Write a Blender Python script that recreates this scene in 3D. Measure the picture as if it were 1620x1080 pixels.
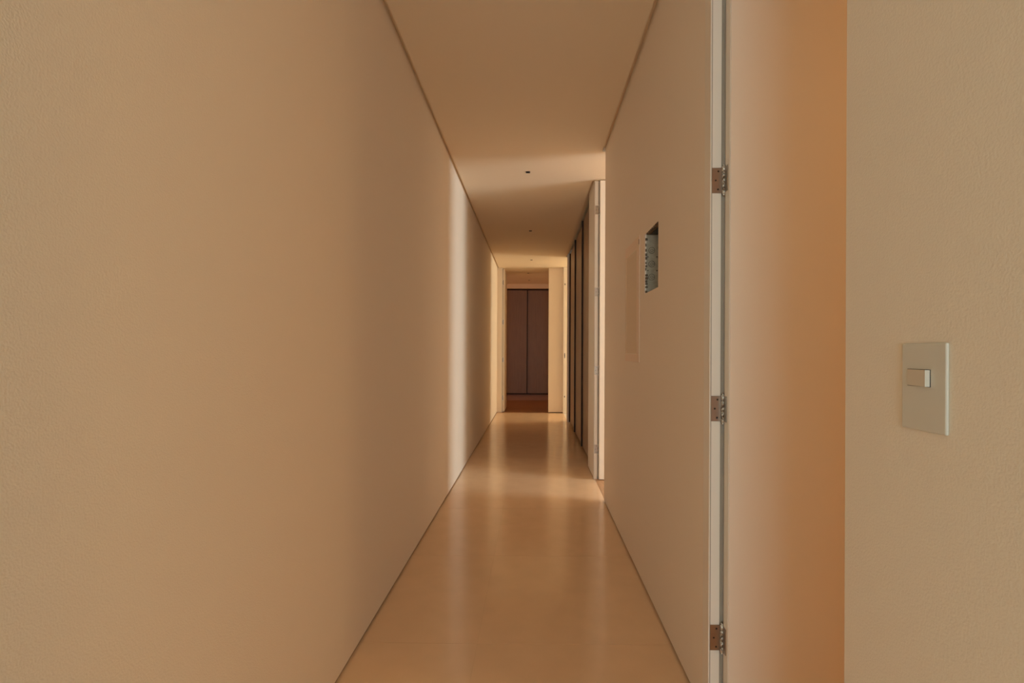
import bpy, bmesh, math, random
from mathutils import Vector, Matrix
random.seed(7)
sc = bpy.context.scene
for o in list(bpy.data.objects):
    bpy.data.objects.remove(o)
COL = sc.collection

# ------------------------------------------------------------------ camera
EYE = 1.12
cam_data = bpy.data.cameras.new('camera')
cam_data.sensor_fit = 'HORIZONTAL'
cam_data.sensor_width = 36.0
cam_data.lens = 870.0 / 1620.0 * 36.0
cam_data.shift_x = -29.35 / 1620.0
cam_data.shift_y = 13.58 / 1620.0
cam_data.clip_start = 0.02
cam = bpy.data.objects.new('camera', cam_data)
COL.objects.link(cam)
YAW, PITCH, ROLL = 0.0054, 0.0006, 0.0045
rot = (Matrix.Rotation(YAW, 4, 'Z') @ Matrix.Rotation(math.pi / 2 + PITCH, 4, 'X') @ Matrix.Rotation(ROLL, 4, 'Z'))
cam.matrix_world = Matrix.Translation((0, 0, EYE)) @ rot
sc.camera = cam

# ------------------------------------------------------------------ world, daylight, exposure
world = bpy.data.worlds.new('world')
sc.world = world
world.use_nodes = True
wb = world.node_tree.nodes['Background']
wb.inputs['Color'].default_value = (0.75, 0.85, 1.0, 1)
wb.inputs['Strength'].default_value = 1.0

def daylight(name, loc, target, w, h, power, color):
    """sky light entering through one of the flat's windows"""
    ld = bpy.data.lights.new(name, 'AREA')
    ld.shape = 'RECTANGLE'
    ld.size, ld.size_y = w, h
    ld.energy = power
    ld.color = color
    o = bpy.data.objects.new(name, ld)
    COL.objects.link(o)
    o.location = loc
    d = Vector(target) - Vector(loc)
    o.rotation_euler = d.to_track_quat('-Z', 'Y').to_euler()
    return o

# living room behind the camera (window in its back wall)
daylight('daylight_living', (0.0, -7.15, 1.35), (0.0, 0, 1.35), 4.4, 2.0, 240, (0.66, 0.87, 1.0))
# bedroom on the right whose door stands open at 4.4 m
daylight('daylight_side_room', (4.45, 3.2, 1.45), (0, 3.2, 1.45), 1.4, 1.7, 126, (0.83, 0.945, 1.0))
# bathroom on the right at the far end
daylight('daylight_bath', (3.65, 9.55, 1.5), (0, 9.55, 1.5), 1.0, 1.4, 70, (1.0, 0.91, 0.67))
# far bedroom
daylight('daylight_bedroom', (-3.65, 11.4, 1.3), (0, 11.4, 1.3), 1.0, 1.4, 26, (1.0, 0.50, 0.18))

sc.view_settings.view_transform = 'Standard'
sc.view_settings.look = 'None'
sc.view_settings.gamma = 1.0
sc.view_settings.use_curve_mapping = False
sc.view_settings.exposure = 0.22
sc.cycles.max_bounces = 12
sc.cycles.diffuse_bounces = 10
sc.cycles.use_adaptive_sampling = True
sc.cycles.adaptive_threshold = 0.04
sc.cycles.glossy_bounces = 4
sc.cycles.use_denoising = True
sc.cycles.sample_clamp_indirect = 6.0

# ------------------------------------------------------------------ materials
def new_mat(name, color, rough=0.6, metal=0.0, spec=0.5):
    m = bpy.data.materials.new(name)
    m.use_nodes = True
    b = m.node_tree.nodes['Principled BSDF']
    b.inputs['Base Color'].default_value = (*color, 1)
    b.inputs['Roughness'].default_value = rough
    b.inputs['Metallic'].default_value = metal
    b.inputs['Specular IOR Level'].default_value = spec
    return m

def noise(m, scale, detail=3, coords='Object', stretch=None, rough=0.5):
    nt = m.node_tree
    tc = nt.nodes.new('ShaderNodeTexCoord')
    n = nt.nodes.new('ShaderNodeTexNoise')
    n.inputs['Scale'].default_value = scale
    n.inputs['Detail'].default_value = detail
    n.inputs['Roughness'].default_value = rough
    src = tc.outputs[coords]
    if coords == 'World':
        src = None
    if stretch:
        mp = nt.nodes.new('ShaderNodeMapping')
        mp.inputs['Scale'].default_value = stretch
        nt.links.new(src, mp.inputs['Vector'])
        src = mp.outputs['Vector']
    nt.links.new(src, n.inputs['Vector'])
    return n

def add_bump(m, n, strength, dist=0.002):
    nt = m.node_tree
    b = nt.nodes.new('ShaderNodeBump')
    b.inputs['Strength'].default_value = strength
    b.inputs['Distance'].default_value = dist
    nt.links.new(n.outputs['Fac'], b.inputs['Height'])
    nt.links.new(b.outputs['Normal'], nt.nodes['Principled BSDF'].inputs['Normal'])

def add_ramp(m, n, stops):
    nt = m.node_tree
    r = nt.nodes.new('ShaderNodeValToRGB')
    e = r.color_ramp.elements
    while len(e) < len(stops):
        e.new(0.5)
    for k, (p, c) in enumerate(stops):
        e[k].position = p
        e[k].color = (*c, 1)
    nt.links.new(n.outputs['Fac'], r.inputs['Fac'])
    nt.links.new(r.outputs['Color'], nt.nodes['Principled BSDF'].inputs['Base Color'])

WALLC = (0.84, 0.735, 0.595)
M = {}
def wall_material(name, c, rough, bump):
    m = new_mat(name, c, rough, spec=0.35)
    n2 = noise(m, 300, 1)
    add_bump(m, n2, bump, 0.0012)
    return m
M['wall'] = wall_material('cream_wall_paint', WALLC, 0.62, 0.40)
M['ceil'] = wall_material('cream_ceiling_paint', (0.83, 0.695, 0.51), 0.8, 0.15)
M['white'] = new_mat('white_lacquer', (0.82, 0.755, 0.645), 0.38)
M['doorface'] = wall_material('cream_door_paint', (0.73, 0.64, 0.515), 0.5, 0.08)
M['seal'] = new_mat('grey_seal', (0.38, 0.315, 0.235), 0.6)
M['steel'] = new_mat('brushed_steel', (0.36, 0.30, 0.24), 0.32, 1.0)
add_bump(M['steel'], noise(M['steel'], 320, 3, stretch=(1, 1, 0.1)), 0.25, 0.0006)
M['barrel'] = new_mat('steel_with_paint_flecks', (0.55, 0.5, 0.45), 0.35, 0.55)
add_ramp(M['barrel'], noise(M['barrel'], 160, 3), [(0.42, (0.20, 0.16, 0.12)), (0.52, (0.62, 0.58, 0.50)), (0.7, (0.80, 0.77, 0.70))])
M['screw'] = new_mat('dark_screw', (0.06, 0.045, 0.035), 0.5, 0.6)
M['grout'] = new_mat('tile_grout', (0.64, 0.455, 0.285), 0.9)
def tile_material(name, c, r0=0.14):
    m = new_mat(name, c, 0.2, spec=0.75)
    n = noise(m, 7, 2)
    add_ramp(m, n, [(0.3, tuple(v * 0.97 for v in c)), (0.7, tuple(v * 1.03 for v in c))])
    nt = m.node_tree
    n2 = noise(m, 30, 1)
    mr = nt.nodes.new('ShaderNodeMapRange')
    mr.inputs['To Min'].default_value = r0
    mr.inputs['To Max'].default_value = r0 + 0.06
    nt.links.new(n2.outputs['Fac'], mr.inputs['Value'])
    nt.links.new(mr.outputs['Result'], nt.nodes['Principled BSDF'].inputs['Roughness'])
    return m
M['tile_pale'] = tile_material('pale_grey_porcelain', (0.66, 0.65, 0.62), 0.3)  # for unseen living room and bath floors, made pale to shape bounce light
M['wall_pale'] = wall_material('off_white_wall_paint', (0.80, 0.785, 0.75), 0.65, 0.2)  # for unseen living room walls, whitened to cool the bounce light
M['tile'] = tile_material('beige_porcelain', (0.80, 0.56, 0.345))
def wood_material(name, a, b, rough):
    m = new_mat(name, a, rough)
    n = noise(m, 6, 6, stretch=(9, 0.7, 9), rough=0.6)
    add_ramp(m, n, [(0.3, a), (0.7, b)])
    return m
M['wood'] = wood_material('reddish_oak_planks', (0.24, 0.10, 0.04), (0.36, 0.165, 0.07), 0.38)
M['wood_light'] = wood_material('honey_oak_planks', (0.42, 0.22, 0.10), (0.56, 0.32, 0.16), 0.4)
M['plinth'] = new_mat('reddish_plinth', (0.34, 0.17, 0.09), 0.5)
M['gap'] = new_mat('dark_gap', (0.03, 0.022, 0.016), 0.9)
def laminate(name, a, b):
    m = new_mat(name, a, 0.42)
    add_ramp(m, noise(m, 5, 4, stretch=(7, 7, 0.6)), [(0.3, a), (0.7, b)])
    return m
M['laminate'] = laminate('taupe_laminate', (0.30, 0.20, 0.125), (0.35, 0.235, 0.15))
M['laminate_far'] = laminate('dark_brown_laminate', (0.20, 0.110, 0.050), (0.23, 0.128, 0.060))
M['pull'] = new_mat('dark_bronze_profile', (0.040, 0.020, 0.010), 0.6, 0.0, 0.2)
M['plastic'] = new_mat('pale_grey_plastic', (0.66, 0.62, 0.53), 0.36)
M['rocker'] = new_mat('rocker_plastic', (0.68, 0.62, 0.52), 0.33)
M['boxgrey'] = new_mat('plaster_dusted_box', (0.40, 0.37, 0.28), 0.85)
add_ramp(M['boxgrey'], noise(M['boxgrey'], 60, 4), [(0.35, (0.37, 0.335, 0.245)), (0.7, (0.47, 0.43, 0.325))])
M['boxring'] = new_mat('knockout_shadow_grey', (0.17, 0.155, 0.11), 0.9)
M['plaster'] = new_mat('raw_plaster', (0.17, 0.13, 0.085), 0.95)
M['lampglow'] = new_mat('lamp_diffuser', (0.9, 0.8, 0.65), 0.5)
M['lampglow'].node_tree.nodes['Principled BSDF'].inputs['Emission Color'].default_value = (1.0, 0.75, 0.45, 1)
M['lampglow'].node_tree.nodes['Principled BSDF'].inputs['Emission Strength'].default_value = 2.0
M['black'] = new_mat('black_metal', (0.012, 0.011, 0.010), 0.5)
M['lens'] = new_mat('dark_lens', (0.03, 0.028, 0.026), 0.2)
M['frame_paint'] = wall_material('box_frame_paint', (0.83, 0.66, 0.50), 0.5, 0.1)
M['cover_paint'] = wall_material('box_cover_paint', (0.76, 0.62, 0.44), 0.6, 0.1)

# ------------------------------------------------------------------ mesh helpers
class MB:
    def __init__(self):
        self.bm = bmesh.new()
    def box(self, x0, x1, y0, y1, z0, z1, bevel=0, seg=2):
        r = bmesh.ops.create_cube(self.bm, size=1)
        vs = r['verts']
        for v in vs:
            v.co = Vector((x0 + (v.co.x + .5) * (x1 - x0), y0 + (v.co.y + .5) * (y1 - y0), z0 + (v.co.z + .5) * (z1 - z0)))
        if bevel:
            es = list({e for v in vs for e in v.link_edges})
            bmesh.ops.bevel(self.bm, geom=es, offset=bevel, segments=seg, affect='EDGES', profile=0.5)
        return self
    def cyl(self, c, axis, r, h, n=16, r2=None):
        q = {'Z': Matrix.Identity(4), 'X': Matrix.Rotation(math.pi / 2, 4, 'Y'), 'Y': Matrix.Rotation(math.pi / 2, 4, 'X')}[axis]
        bmesh.ops.create_cone(self.bm, cap_ends=True, segments=n, radius1=r, radius2=r if r2 is None else r2, depth=h, matrix=Matrix.Translation(c) @ q)
        return self
    def ring(self, c, axis, r_out, r_in, h, n=24):
        q = {'Z': Matrix.Identity(4), 'X': Matrix.Rotation(math.pi / 2, 4, 'Y'), 'Y': Matrix.Rotation(math.pi / 2, 4, 'X')}[axis]
        T = Matrix.Translation(c) @ q
        loops = []
        for rr, z in ((r_out, -h / 2), (r_out, h / 2), (r_in, h / 2), (r_in, -h / 2)):
            loops.append([self.bm.verts.new(T @ Vector((rr * math.cos(a), rr * math.sin(a), z))) for a in [2 * math.pi * k / n for k in range(n)]])
        for k in range(4):
            A, B = loops[k], loops[(k + 1) % 4]
            for i in range(n):
                self.bm.faces.new((A[i], A[(i + 1) % n], B[(i + 1) % n], B[i]))
        return self
    def prism(self, pts, axis, a, b):
        """polygon extruded along an axis; pts are the two other coordinates in order"""
        def P(p, t):
            return {'X': (t, p[0], p[1]), 'Y': (p[0], t, p[1]), 'Z': (p[0], p[1], t)}[axis]
        A = [self.bm.verts.new(P(p, a)) for p in pts]
        B = [self.bm.verts.new(P(p, b)) for p in pts]
        n = len(pts)
        self.bm.faces.new(A); self.bm.faces.new(B[::-1])
        for i in range(n):
            self.bm.faces.new((A[i], B[i], B[(i + 1) % n], A[(i + 1) % n]))
        return self
    def mesh(self, name, mat, smooth=False):
        bmesh.ops.recalc_face_normals(self.bm, faces=self.bm.faces)
        me = bpy.data.meshes.new(name)
        self.bm.to_mesh(me); self.bm.free()
        me.materials.append(mat)
        if smooth:
            for p in me.polygons:
                p.use_smooth = True
        return me
    def build(self, name, mat, parent=None, smooth=False, loc=None):
        o = bpy.data.objects.new(name, self.mesh(name, M[mat], smooth))
        COL.objects.link(o)
        if loc:
            o.location = loc
        if parent:
            o.parent = parent
        return o

def put(name, me, parent, loc):
    o = bpy.data.objects.new(name, me)
    COL.objects.link(o)
    o.parent = parent
    o.location = loc
    return o
def empty(name, loc=(0, 0, 0)):
    o = bpy.data.objects.new(name, None)
    COL.objects.link(o)
    o.location = loc
    o.empty_display_size = 0.1
    return o
def tag(o, label, cat, group=None, kind=None):
    o['label'] = label
    o['category'] = cat
    if group: o['group'] = group
    if kind: o['kind'] = kind
    return o
def struct(o, label, cat):
    return tag(o, label, cat, kind='structure')

# ------------------------------------------------------------------ dimensions (metres; corridor runs along +Y)
XL, XR = -0.656, 0.529
WT = 0.13                   # wall thickness
XO = XR + WT                # room side of the right wall
ZC = 2.604                  # ceiling
ZT = 2.70
GAP = 0.023                 # shadow gap of the ceiling
FG = 0.012                  # shadow gap at the floor
YB = -0.45                  # the corridor opens into the living room here
Y_D1a, Y_D1b = 0.935, 1.654   # doorway 1 (near)
Y_D2a, Y_D2b = 4.10, 4.805    # doorway 2
Y_P = 5.30                  # end of the white pilaster
Y_CAB = 8.62                # end of the hallway cabinet
Y_D3a, Y_D3b = 8.74, 9.80    # doorway 3
YE = 9.90                   # end wall
YE2 = 10.02
YW = 12.35                  # front of the far wardrobe

# ------------------------------------------------------------------ floors
f = MB()
f.box(-3.0, 3.6, -7.0, YB, -0.12, -0.008)
f.box(XL - 0.12, XR + 0.012, YB, YE, -0.12, -0.008)
f.box(XR + 0.012, 2.5, -0.33, 2.1, -0.12, -0.008)
f.box(XR + 0.012, 3.5, 8.62, 11.3, -0.12, -0.008)
f.box(XR + 0.012, 1.2, 5.15, 8.62, -0.12, 0.0)
floor = struct(f.build('floor', 'tile'), 'beige porcelain tile floor of the long corridor', 'floor')
tile_meshes = {}
def tile(x0, x1, y0, y1, mat='tile'):
    g = 0.0008
    w, d = round(x1 - x0 - 0.0002, 4), round(y1 - y0 - 2 * g, 4)
    if (w, d, mat) not in tile_meshes:
        tile_meshes[(w, d, mat)] = MB().box(-w / 2, w / 2, -d / 2, d / 2, -0.008, 0).mesh('tile', M[mat])
    put('tile', tile_meshes[(w, d, mat)], floor, ((x0 + x1) / 2, (y0 + y1) / 2, 0))
JY = [2.10 + 0.9 * k for k in range(-3, 9)]
ys = [YB] + [y for y in JY if YB < y < YE] + [YE]
for a, b in zip(ys[:-1], ys[1:]):
    tile(XL - 0.012, -0.21, a, b)
    tile(-0.21, XR + 0.012, a, b)
yy = [YB - 0.9 * k for k in range(8)][::-1]
xx = [-2.91 + 0.9 * k for k in range(8)]
for a, b in zip(yy[:-1], yy[1:]):
    for c, d in zip(xx[:-1], xx[1:]):
        tile(c, d, a, b, 'tile_pale')
for a, b in ((-0.33, 0.3), (0.3, 1.2), (1.2, 2.1)):
    for c, d in ((XR + 0.012, 1.42), (1.42, 2.32)):
        tile(c, d, a, b)
for a, b in ((8.62, 9.5), (9.5, 10.4), (10.4, 11.3)):
    for c, d in ((XR + 0.012, 1.42), (1.42, 2.32), (2.32, 3.22)):
        tile(c, d, a, b, 'tile_pale')

def planks(name, label, mat, x0, x1, y0, y1, w, along):
    s = struct(MB().box(x0, x1, y0, y1, -0.12, -0.010).build(name, 'gap'), label, 'floor')
    span = (x1 - x0) if along == 'Y' else (y1 - y0)
    n = int(round(span / w)); w = span / n
    L = (y1 - y0) if along == 'Y' else (x1 - x0)
    g = 0.0012
    cuts = []
    for k in range(n):
        c = 0.35 + 0.5 * ((k * 0.618) % 1)
        cuts.append(c)
    for k in range(n):
        for a, b in ((0, cuts[k] * L), (cuts[k] * L, L)):
            if along == 'Y':
                bx = (x0 + k * w + g, x0 + (k + 1) * w - g, y0 + a + g, y0 + b - g)
            else:
                bx = (x0 + a + g, x0 + b - g, y0 + k * w + g, y0 + (k + 1) * w - g)
            cx, cy = (bx[0] + bx[1]) / 2, (bx[2] + bx[3]) / 2
            MB().box(bx[0] - cx, bx[1] - cx, bx[2] - cy, bx[3] - cy, -0.010, 0, 0.0012, 1).build('plank', mat, s, loc=(cx, cy, 0))
    return s
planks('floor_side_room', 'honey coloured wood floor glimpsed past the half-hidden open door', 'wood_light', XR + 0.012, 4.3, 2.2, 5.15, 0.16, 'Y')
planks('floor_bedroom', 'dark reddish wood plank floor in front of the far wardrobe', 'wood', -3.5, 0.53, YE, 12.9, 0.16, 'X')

# ------------------------------------------------------------------ ceiling (slab, dropped panel with shadow gaps along the walls)
c = MB()
c.box(-3.7, 4.5, -7.2, 13.1, ZT, 2.85)
c.box(-3.0, 3.6, -7.0, YB - 0.12, ZC, ZT)                                  # living room
c.box(XL + GAP, XR - GAP, YB - 0.12, YE, ZC, ZT)                            # corridor
c.box(XL, XL + GAP, YB, YE, ZC + 0.03, ZT)
c.box(XR - GAP, XR, YB, Y_D2a, ZC + 0.03, ZT)
c.box(XR - GAP, XR + 0.02, Y_D2b, Y_D3a, ZC + 0.03, ZT)
for a, b in ((Y_D1a + .001, Y_D1b), (Y_D2a + .002, Y_D2b), (Y_D3a, Y_D3b)):                 # over the doorways
    c.box(XR - GAP, XO, a, b, ZC, ZT)
c.box(XO, 2.5, -0.33, 2.1, ZC, ZT)
c.box(XO, 4.3, 2.2, 5.15, ZC, ZT)
c.box(XO, 3.5, 8.74, 11.3, ZC, ZT)
c.box(-0.575, 0.271, YE, YE2, ZC, ZT)
c.box(-3.5, 0.53, YE2, YW - 0.07, ZC, ZT)
c.box(-3.5, 0.53, YW - 0.07, 12.9, 2.503, ZT)                              # bulkhead over the wardrobe
struct(c.build('ceiling', 'ceil'), 'smooth warm cream ceiling with thin shadow gaps along the walls', 'ceiling')

# ------------------------------------------------------------------ walls
def wall(name, label, boxes, mat='wall', base_gap=None, bevel=0):
    m = MB()
    for bx in boxes:
        m.box(*bx, bevel=bevel)
    return struct(m.build(name, mat), label, 'wall')
ZW = ZT
wall('wall_left', 'long bare cream wall along the left side of the corridor', [
    (XL - 0.12, XL, YB, YE2, FG, ZW), (XL - 0.12, XL - 0.012, YB, YE2, 0, FG)])
# main right wall with the opening for the junction box
BX = dict(y0=2.343, y1=2.621, z0=1.392, z1=1.675, d=0.095)
wr = MB()
ya, yb = Y_D1b + 0.057, Y_D2a
wr.box(XR + 0.012, XO, ya, yb, 0, FG)
wr.box(XR, XO, ya, BX['y0'], FG, ZW)
wr.prism([(XR, BX['y1']), (XR, yb - 0.006), (XR + 0.002, yb - 0.002), (XR + 0.006, yb), (XO, yb), (XO, BX['y1'])], 'Z', FG, ZW)
wr.box(XR, XO, BX['y0'], BX['y1'], FG, BX['z0'])
wr.box(XR, XO, BX['y0'], BX['y1'], BX['z1'], ZW)
wr.box(XR + BX['d'] + 0.004, XO, BX['y0'], BX['y1'], BX['z0'], BX['z1'])
struct(wr.build('wall_right', 'wall'), 'cream right wall holding the open junction box and panel frame', 'wall')
wall('wall_right_near', 'cream wall nearest the camera carrying the light switch', [
    (XR, XO, YB, Y_D1a, FG, ZW), (XR + 0.012, XO, YB, Y_D1a - 0.002, 0, FG)])
wall('wall_right_far', 'narrow smooth white pilaster between second doorway and tall cabinet', [
    (XR, XO, Y_D2b + 0.05, Y_P, FG, ZW), (XR + 0.012, XO, Y_D2b + 0.05, Y_P, 0, FG)], 'white')
wall('wall_end', 'cream end wall beside the opening to the dark far room', [
    (XL, -0.575, YE, YE2, FG, ZW), (XL, -0.575, YE + 0.01, YE2, 0, FG),
    (0.271, XR, YE, YE2, FG, ZW), (0.281, XR, YE + 0.012, YE2, 0, FG),
    (XR, XO, Y_D3b + 0.05, 13.0, 0, ZW)])
wall('wall_bathroom', 'cream partition walls around the far bathroom', [
    (XO, 3.5, 8.62, 8.74, 0, ZW), (XO, 3.5, 11.3, 11.42, 0, ZW),
    (3.5, 3.62, 8.62, 9.05, 0, ZW), (3.5, 3.62, 10.05, 11.42, 0, ZW),
    (3.5, 3.62, 9.05, 10.05, 0, 0.8), (3.5, 3.62, 9.05, 10.05, 2.2, ZW),
    (XR, XO, Y_CAB, Y_D3a, 0, ZW)])
wall('wall_bedroom', 'cream walls around the dark far bedroom', [
    (-3.5, XL - 0.12, YE, YE2, 0, ZW), (-3.5, 0.53, 12.9, 13.02, 0, ZW),
    (-3.62, -3.5, YE, 10.9, 0, ZW), (-3.62, -3.5, 11.9, 13.02, 0, ZW),
    (-3.62, -3.5, 10.9, 11.9, 0, 0.6), (-3.62, -3.5, 10.9, 11.9, 2.0, ZW)])
wall('wall_side_room', 'cream walls around the sunlit room on the right', [
    (XO, 4.3, 2.1, 2.2, 0, ZW), (1.17, 4.3, 5.15, 5.27, 0, ZW), (XO, 1.17, 5.15, 5.25, 0, ZW),
    (4.3, 4.42, 2.1, 2.5, 0, ZW), (4.3, 4.42, 3.9, 5.27, 0, ZW),
    (4.3, 4.42, 2.5, 3.9, 0, 0.6), (4.3, 4.42, 2.5, 3.9, 2.3, ZW)])
wall('wall_washroom', 'cream walls around the small room behind the near door', [
    (XO, 2.5, -0.45, -0.33, 0, ZW), (2.5, 2.62, -0.45, 2.2, 0, ZW)])
wall('wall_living', 'off-white walls of the living room behind the camera', [
    (-3.12, -3.0, -7.12, YB, 0, ZW), (3.6, 3.72, -7.12, YB, 0, ZW),
    (-3.0, XL - 0.12, YB, YB + 0.12, 0, ZW), (2.62, 3.72, YB, YB + 0.12, 0, ZW),
    (-3.0, -2.2, -7.12, -7.0, 0, ZW), (2.2, 3.6, -7.12, -7.0, 0, ZW),
    (-2.2, 2.2, -7.12, -7.0, 0, 0.35), (-2.2, 2.2, -7.12, -7.0, 2.35, ZW)], 'wall_pale')

M['gap_shade'] = new_mat('dark_gap_shadow', (0.07, 0.045, 0.028), 0.7)  # added dark strips stand in for the shadow in the floor gap
struct(MB().box(XL - 0.012, XL - 0.006, YB, YE, 0, FG).build('gap_shadow_left', 'gap_shade'), 'thin dark strip painted as shadow in the gap under the long left wall', 'gap_shadow')
bb = struct(empty('gap_shadow_right', (XR, 0, 0)), 'thin dark strip painted as shadow in the gap under the right wall', 'gap_shadow')
MB().box(0.006, 0.012, Y_D1b + 0.057, Y_D2a - 0.004, 0, FG).build('gap_shadow_strip', 'gap_shade', bb)
MB().box(0.006, 0.012, Y_D2b + 0.057, Y_P, 0, FG).build('gap_shadow_strip', 'gap_shade', bb)
MB().box(0.006, 0.012, YB, Y_D1a - 0.004, 0, FG).build('gap_shadow_strip', 'gap_shade', bb)
bb = struct(MB().box(0.281, XR, YE + 0.006, YE + 0.012, 0, FG).build('gap_shadow_end', 'gap_shade'), 'thin dark strip painted as shadow in the gap under the end wall', 'gap_shadow')

# windows of the rooms that let the daylight in
def window(name, label, axis, at, a, b, z0, z1, mullions):
    w = struct(empty(name, (at, (a + b) / 2, 0) if axis == 'X' else ((a + b) / 2, at, 0)), label, 'window')
    ox, oy = w.location.x, w.location.y
    def bar(p, q, r, s):
        m = MB()
        if axis == 'X': m.box(-0.03, 0.03, p - oy, q - oy, r, s)
        else: m.box(p - ox, q - ox, -0.03, 0.03, r, s)
        m.build('window_frame', 'white', w)
    t = 0.05
    bar(a, b, z0, z0 + t); bar(a, b, z1 - t, z1); bar(a, a + t, z0 + t, z1 - t); bar(b - t, b, z0 + t, z1 - t)
    for k in range(1, mullions + 1):
        x = a + (b - a) * k / (mullions + 1)
        bar(x - t / 2, x + t / 2, z0 + t, z1 - t)
window('window_1', 'wide white framed window of the living room behind the camera', 'Y', -7.06, -2.2, 2.2, 0.35, 2.35, 3)
window('window_2', 'white framed window of the room on the right', 'X', 4.36, 2.5, 3.9, 0.6, 2.3, 0)
window('window_3', 'white framed window of the far bathroom', 'X', 3.56, 9.05, 10.05, 0.8, 2.2, 0)
window('window_4', 'white framed window of the dark far bedroom', 'X', -3.56, 10.9, 11.9, 0.6, 2.0, 0)

# ------------------------------------------------------------------ doors that open off the right wall, leaf swung 90 degrees into the room
HZ = (2.348, 1.632, 0.948, 0.262)
hb = MB()
for k in range(5):
    hb.cyl((0, 0, -0.0335 + 0.01675 * k), 'Z', 0.0052, 0.0158, 14)
hb.cyl((0, 0, 0), 'Z', 0.0036, 0.086, 12)
hb.cyl((0, 0, 0.0445), 'Z', 0.0052, 0.004, 14, 0.003); hb.cyl((0, 0, -0.0445), 'Z', 0.003, 0.004, 14, 0.0052)
ME_BARREL = hb.mesh('hinge', M['barrel'], True)
ME_JPLATE = MB().box(-0.034, -0.004, 0.004, 0.0065, -0.038, 0.038, 0.0006, 1).mesh('hinge_plate', M['steel'])
ME_LPLATE = MB().box(0.001, 0.0035, -0.026, 0.001, -0.038, 0.038, 0.0006, 1).mesh('hinge_plate', M['steel'])
ME_SCREW = MB().cyl((0, 0, 0), 'Y', 0.0032, 0.0016, 12, 0.0022).mesh('screw', M['screw'])
def hinge(parent, x, y, z):
    h = put('hinge', ME_BARREL, parent, (x, y, z))
    put('hinge_plate', ME_JPLATE, h, (0, 0, 0))
    put('hinge_plate', ME_LPLATE, h, (0, 0, 0))
    for dx, dz in ((-0.015, 0.027), (-0.023, 0.0), (-0.016, -0.027)):
        put('screw', ME_SCREW, h, (dx, 0.0035, dz))
    return h

def lever_handle(parent, x, ya, yb):
    for y, s in ((ya, -1), (yb, 1)):
        m = MB().cyl((x, y + s * 0.004, 1.03), 'Y', 0.024, 0.008, 20)
        m.cyl((x, y + s * 0.028, 1.03), 'Y', 0.009, 0.045, 14)
        m.box(x - 0.115, x + 0.010, y + s * 0.048 - 0.007, y + s * 0.048 + 0.007, 1.021, 1.039, 0.005)
        m.build('handle', 'steel', parent)

def side_door(name, label, yj, width):
    d = struct(empty(name, (XR, yj, 0)), label, 'door')
    zt = ZC - 0.012
    # jamb: flush strip in the wall plane, rabbet face towards the camera, deeper step carrying the seal
    j = MB()
    j.prism([(0, 0.002), (0.002, 0), (0.032, 0), (0.032, 0.012), (WT, 0.012), (WT, 0.0565), (0, 0.0565)], 'Z', 0.0, zt + 0.008)
    j.build('jamb', 'white', d)
    MB().box(0.0325, 0.0425, 0.004, 0.0115, 0.0, zt).build('seal', 'seal', d)
    MB().box(0.0028, 0.0052, -0.0006, 0.001, 0.0, zt).build('jamb_shadow_line', 'seal', d)  # dark strip painted in for the shadow line at the jamb corner
    x0 = 0.042
    leaf = MB().box(x0, x0 + width, -0.049, -0.009, 0.007, zt, 0.0025, 2).build('door_leaf', 'doorface', d)
    edge = MB().box(x0 - 0.001, x0, -0.0465, -0.0115, 0.008, zt - 0.001).build('edge_band', 'white', leaf)
    lever_handle(leaf, x0 + width - 0.06, -0.049, -0.009)
    for z in HZ:
        hinge(d, 0.038, -0.0065, z)
    return d
side_door('door_1', 'open cream door with steel hinges close to the light switch wall', Y_D1b, 0.71)
side_door('door_2', 'half-hidden open white door between the right wall and tall dark cabinet', Y_D2b, 0.70)

# doorway 3: white frame whose strike side faces the camera
d3 = struct(empty('door_3', (XR, Y_D3b, 0)), 'white door frame with small strike plates beside the end wall', 'door')
MB().prism([(0, 0.002), (0.002, 0), (0.045, 0), (0.045, 0.012), (WT, 0.012), (WT, 0.05), (0, 0.05)], 'Z', 0, ZC).build('jamb', 'white', d3)
for z, h in ((2.30, 0.03), (1.03, 0.09), (0.30, 0.03)):
    p = MB().box(0.018, 0.036, -0.002, 0.001, z - h / 2, z + h / 2).build('strike_plate', 'steel', d3)
    MB().box(0.023, 0.031, -0.0026, -0.0015, z - h / 4, z + h / 4).build('bolt_hole', 'gap', p)
# leaf of doorway 3 folded back against the bathroom partition
lf = MB().box(0.14, 0.99, -1.055, -1.018, 0.007, ZC - 0.012, 0.0025).build('door_leaf', 'doorface', d3)

# door 4 at the end of the corridor, hinged left and opened into the far room
d4 = struct(empty('door_4', (-0.575, YE, 0)), 'white door opened flat into the dark far room at left', 'door')
MB().prism([(0, 0), (0.006, 0), (0.006, 0.06), (0.016, 0.06), (0.016, 0.12), (0, 0.12)], 'Z', 0, ZC).build('jamb', 'white', d4)
lf = MB().box(0.013, 0.050, 0.062, 0.862, 0.010, ZC - 0.012, 0.0025).build('door_leaf', 'doorface', d4)
lf.location = (0.0, 0.0, 0)
MB().box(0.006, 0.013, 0.05, 0.075, 0.0, ZC - 0.012).build('seal', 'seal', d4)  # darker strip put in to show the shaded gap beside the leaf
for z in HZ:
    h = put('hinge', ME_BARREL, d4, (0.010, 0.053, z))
    MB().box(-0.003, 0.018, 0.0065, 0.0085, -0.042, 0.042).build('hinge_plate', 'steel', h)

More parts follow.
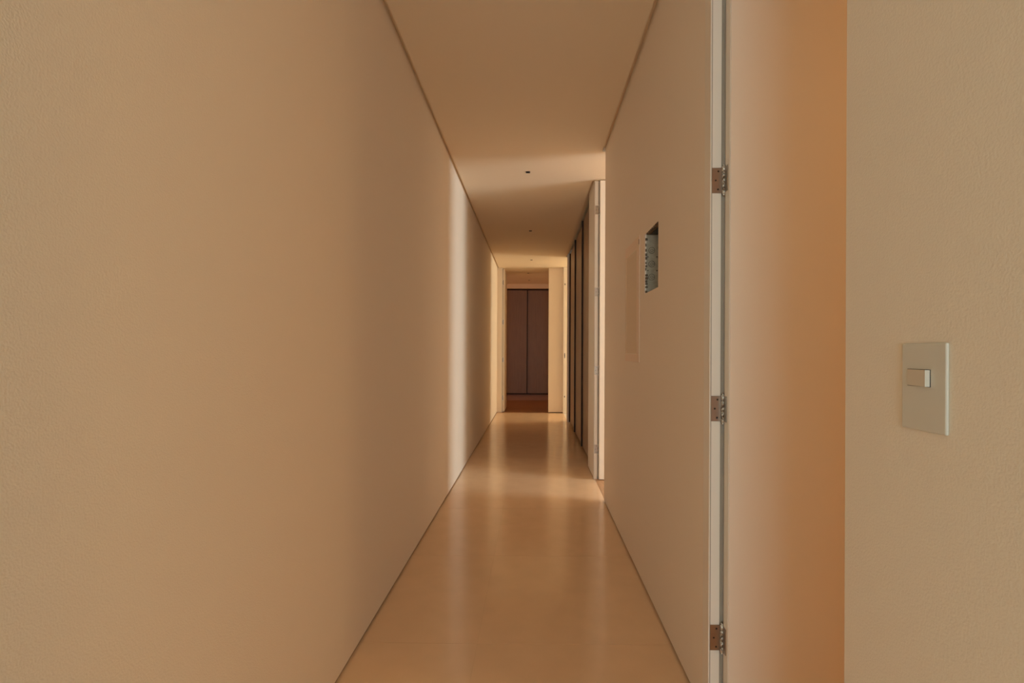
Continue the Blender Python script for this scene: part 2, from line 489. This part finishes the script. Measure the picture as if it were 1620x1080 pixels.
# ------------------------------------------------------------------ hallway cabinet with tall dark doors (right)
cb = tag(empty('hallway_cabinet', (0.556, 5.30, 0)), 'full height taupe brown cabinet with tall doors along right side', 'cabinet')
y0, y1 = 0.004, Y_CAB - 5.30 - 0.004
MB().box(0.024, 0.594, y0, y1, 0.07, 2.585).build('body', 'laminate', cb)
MB().box(0.045, 0.594, y0, y1, 0.0, 0.07).build('plinth', 'gap', cb)
MB().box(0.010, 0.594, y0, y1, 2.585, 2.60).build('top_filler', 'gap', cb)
edges = [y0, 0.90, 1.97, 3.00, y1]
for k, (a, b) in enumerate(zip(edges[:-1], edges[1:])):
    dr = MB().box(0.0, 0.022, a + 0.003, b - 0.003, 0.045, 2.580, 0.0015, 1).build('cabinet_door', 'laminate', cb)
    if k < 3:
        MB().box(-0.019, 0.0, b - 0.016, b - 0.003, 0.045, 2.580).build('pull_profile', 'pull', dr)

# ------------------------------------------------------------------ far bedroom wardrobe
wd = tag(empty('bedroom_wardrobe', (-0.148, YW, 0)), 'dark brown wardrobe with flat doors closing the far room', 'wardrobe')
MB().box(-3.3, 0.66, 0.024, 0.54, 0.15, 2.498).build('body', 'gap', wd)
MB().box(-3.3, 0.66, 0.010, 0.54, 0.0, 0.148).build('plinth', 'plinth', wd)
MB().box(-3.3, 0.66, -0.004, 0.024, 2.472, 2.498).build('top_rail', 'pull', wd)
MB().box(-3.3, 0.66, -0.03, 0.024, 0.135, 0.155).build('bottom_rail', 'pull', wd)
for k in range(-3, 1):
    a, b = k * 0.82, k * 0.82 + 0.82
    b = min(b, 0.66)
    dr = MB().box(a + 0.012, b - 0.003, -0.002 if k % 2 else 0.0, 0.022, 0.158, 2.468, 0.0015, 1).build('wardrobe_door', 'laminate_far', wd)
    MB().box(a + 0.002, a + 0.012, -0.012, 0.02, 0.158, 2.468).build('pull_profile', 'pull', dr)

# ------------------------------------------------------------------ light switch
ls = tag(empty('light_switch', (XR, 0.7435, 1.073)), 'single rocker light switch with pale grey rectangular wall plate', 'light switch')
MB().box(-0.0048, 0.0, -0.0425, 0.0425, -0.0595, 0.0595, 0.0024, 3).build('plate', 'plastic', ls)
sl = MB().box(-0.0052, -0.003, -0.0150, 0.0295, 0.0006, 0.0238)
sl.build('rocker_slot', 'gap', ls)
rk = MB()
rk.prism([(-0.0118, -0.0140), (-0.0060, 0.0287), (-0.004, 0.0287), (-0.004, -0.0140)], 'Z', 0.0012, 0.0232)
rk.build('rocker', 'rocker', ls)

# ------------------------------------------------------------------ open junction box in the right wall
jb = tag(empty('junction_box', (XR, BX['y0'], BX['z0'])), 'open grey recessed junction box with round knockouts and ragged edges', 'junction box')
W, Hh, D = BX['y1'] - BX['y0'], BX['z1'] - BX['z0'], BX['d']
g = 0.003
MB().box(0.006, D, W - g, W - 0.0004, 0.0004, Hh - 0.0004).build('side_panel', 'boxgrey', jb)
MB().box(0.006, D, 0.0004, g, 0.0004, Hh - 0.0004).build('side_panel', 'boxgrey', jb)
MB().box(D, D + 0.003, 0.0004, W - 0.0004, 0.0004, Hh - 0.0004).build('back_panel', 'boxgrey', jb)
MB().box(0.006, D, g, W - g, 0.0004, g).build('bottom_panel', 'boxgrey', jb)
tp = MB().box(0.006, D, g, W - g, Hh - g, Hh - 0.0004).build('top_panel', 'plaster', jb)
MB().box(0.022, 0.075, 0.075, 0.265, Hh - g - 0.002, Hh - g).build('cable_hole', 'black', tp)
for z in (0.206, 0.141, 0.079):
    r = MB().ring((0.031, W - g - 0.001, z), 'Y', 0.0155, 0.0132, 0.003, 28)
    r.ring((0.031, W - g - 0.001, z), 'Y', 0.0068, 0.0052, 0.003, 20)
    r.box(0.0385, 0.0455, W - g - 0.0024, W - g, z - 0.001, z + 0.001)
    r.build('knockout', 'boxring', jb)
for z in (0.175, 0.11):
    for p, q in ((0.010, 0.016), (0.052, 0.060)):
        MB().box(p, q, W - g - 0.002, W - g, z - 0.003, z + 0.003).build('rib', 'boxring', jb)
# ragged broken plaster round the opening
z = 0.004
while z < Hh - 0.02:
    h = random.uniform(0.006, 0.018)
    w = random.choice((0.004, 0.006, 0.010, 0.003)) if z > 0.09 else random.uniform(0.008, 0.018)
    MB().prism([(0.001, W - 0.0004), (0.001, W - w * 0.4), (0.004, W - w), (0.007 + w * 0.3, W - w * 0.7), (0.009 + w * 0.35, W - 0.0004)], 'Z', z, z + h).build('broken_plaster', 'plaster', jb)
    z += h + random.uniform(0.002, 0.02)
for k in range(7):
    yk = 0.02 + k * 0.036
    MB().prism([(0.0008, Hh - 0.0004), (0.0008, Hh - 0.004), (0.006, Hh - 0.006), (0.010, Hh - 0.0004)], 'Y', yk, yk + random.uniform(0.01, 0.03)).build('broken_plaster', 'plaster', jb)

# ------------------------------------------------------------------ flush distribution-board frame beside it
ep = tag(empty('electrical_panel', (XR, 2.751, 1.063)), 'flush painted electrical panel frame left of the junction box', 'electrical panel')
PW, PH = 0.415, 0.637
MB().box(-0.002, 0.0, 0, PW, PH - 0.055, PH, 0.0008, 1).build('frame_rail', 'frame_paint', ep)
MB().box(-0.002, 0.0, 0, PW, 0, 0.040, 0.0006, 1).build('frame_rail', 'frame_paint', ep)
MB().box(-0.002, 0.0, 0, 0.075, 0.040, PH - 0.055, 0.0006, 1).build('frame_stile', 'frame_paint', ep)
MB().box(-0.0015, 0.0, PW - 0.02, PW, 0.040, PH - 0.055, 0.0006, 1).build('frame_stile', 'cover_paint', ep)
cv = MB().box(-0.0008, 0.0, 0.082, PW - 0.024, 0.044, PH - 0.059).build('cover', 'cover_paint', ep)
MB().box(-0.0006, 0.0, 0.0755, 0.0815, 0.040, PH - 0.055).build('cover_shadow_line', 'plaster', ep)  # dark strip painted as the shadow line along the cover edge
MB().box(-0.0035, -0.0015, 0.008, 0.013, PH - 0.045, PH - 0.020).build('latch', 'gap', ep)

# ------------------------------------------------------------------ ceiling downlights (off)
spots = [(-0.053, 4.575, 'nearest square black downlight on the ceiling before the open doorway'),
         (-0.045, 6.825, 'second square black downlight on the ceiling, beside the tall cabinet'),
         (-0.041, 9.02, 'third tiny downlight on the bright ceiling near the end wall'),
         (-0.109, 10.57, 'tiny downlight just past the opening to the far room'),
         (-0.100, 11.62, 'farthest tiny downlight, close to the wardrobe bulkhead')]
s = 0.018
fr = MB()
fr.box(-s, s, -s, -s + 0.004, -0.004, 0.0); fr.box(-s, s, s - 0.004, s, -0.004, 0.0)
fr.box(-s, -s + 0.004, -s + 0.004, s - 0.004, -0.004, 0.0); fr.box(s - 0.004, s, -s + 0.004, s - 0.004, -0.004, 0.0)
ME_TRIM = fr.mesh('trim_ring', M['black'])
ME_CUP = MB().box(-s + 0.004, s - 0.004, -s + 0.004, s - 0.004, -0.0012, 0.0).mesh('baffle', M['black'])
ME_LENS = MB().cyl((0, 0, -0.002), 'Z', 0.008, 0.0016, 16).mesh('lens', M['lens'])
for x, y, lab in spots:
    t = tag(empty('ceiling_downlight', (x, y, ZC)), lab, 'ceiling light', 'small square ceiling downlights')
    put('trim_ring', ME_TRIM, t, (0, 0, 0)); put('baffle', ME_CUP, t, (0, 0, 0)); put('lens', ME_LENS, t, (0, 0, 0))

# ------------------------------------------------------------------ washroom ceiling lamp (on), lights the open near door from inside its room
wl = tag(empty('ceiling_lamp', (2.0, 1.15, ZC)), 'round warm ceiling lamp inside the small room behind the near door', 'ceiling lamp')
MB().cyl((0, 0, -0.012), 'Z', 0.15, 0.024, 40).build('lamp_base', 'white', wl)
MB().cyl((0, 0, -0.036), 'Z', 0.12, 0.024, 40, 0.135).build('lamp_diffuser', 'lampglow', wl)
ld = bpy.data.lights.new('lamp_light', 'AREA')
ld.shape = 'DISK'; ld.size = 0.30; ld.energy = 9.5; ld.color = (1.0, 0.63, 0.28)
lo = bpy.data.objects.new('lamp_light', ld); COL.objects.link(lo)
lo.parent = wl; lo.location = (0, 0, -0.06)
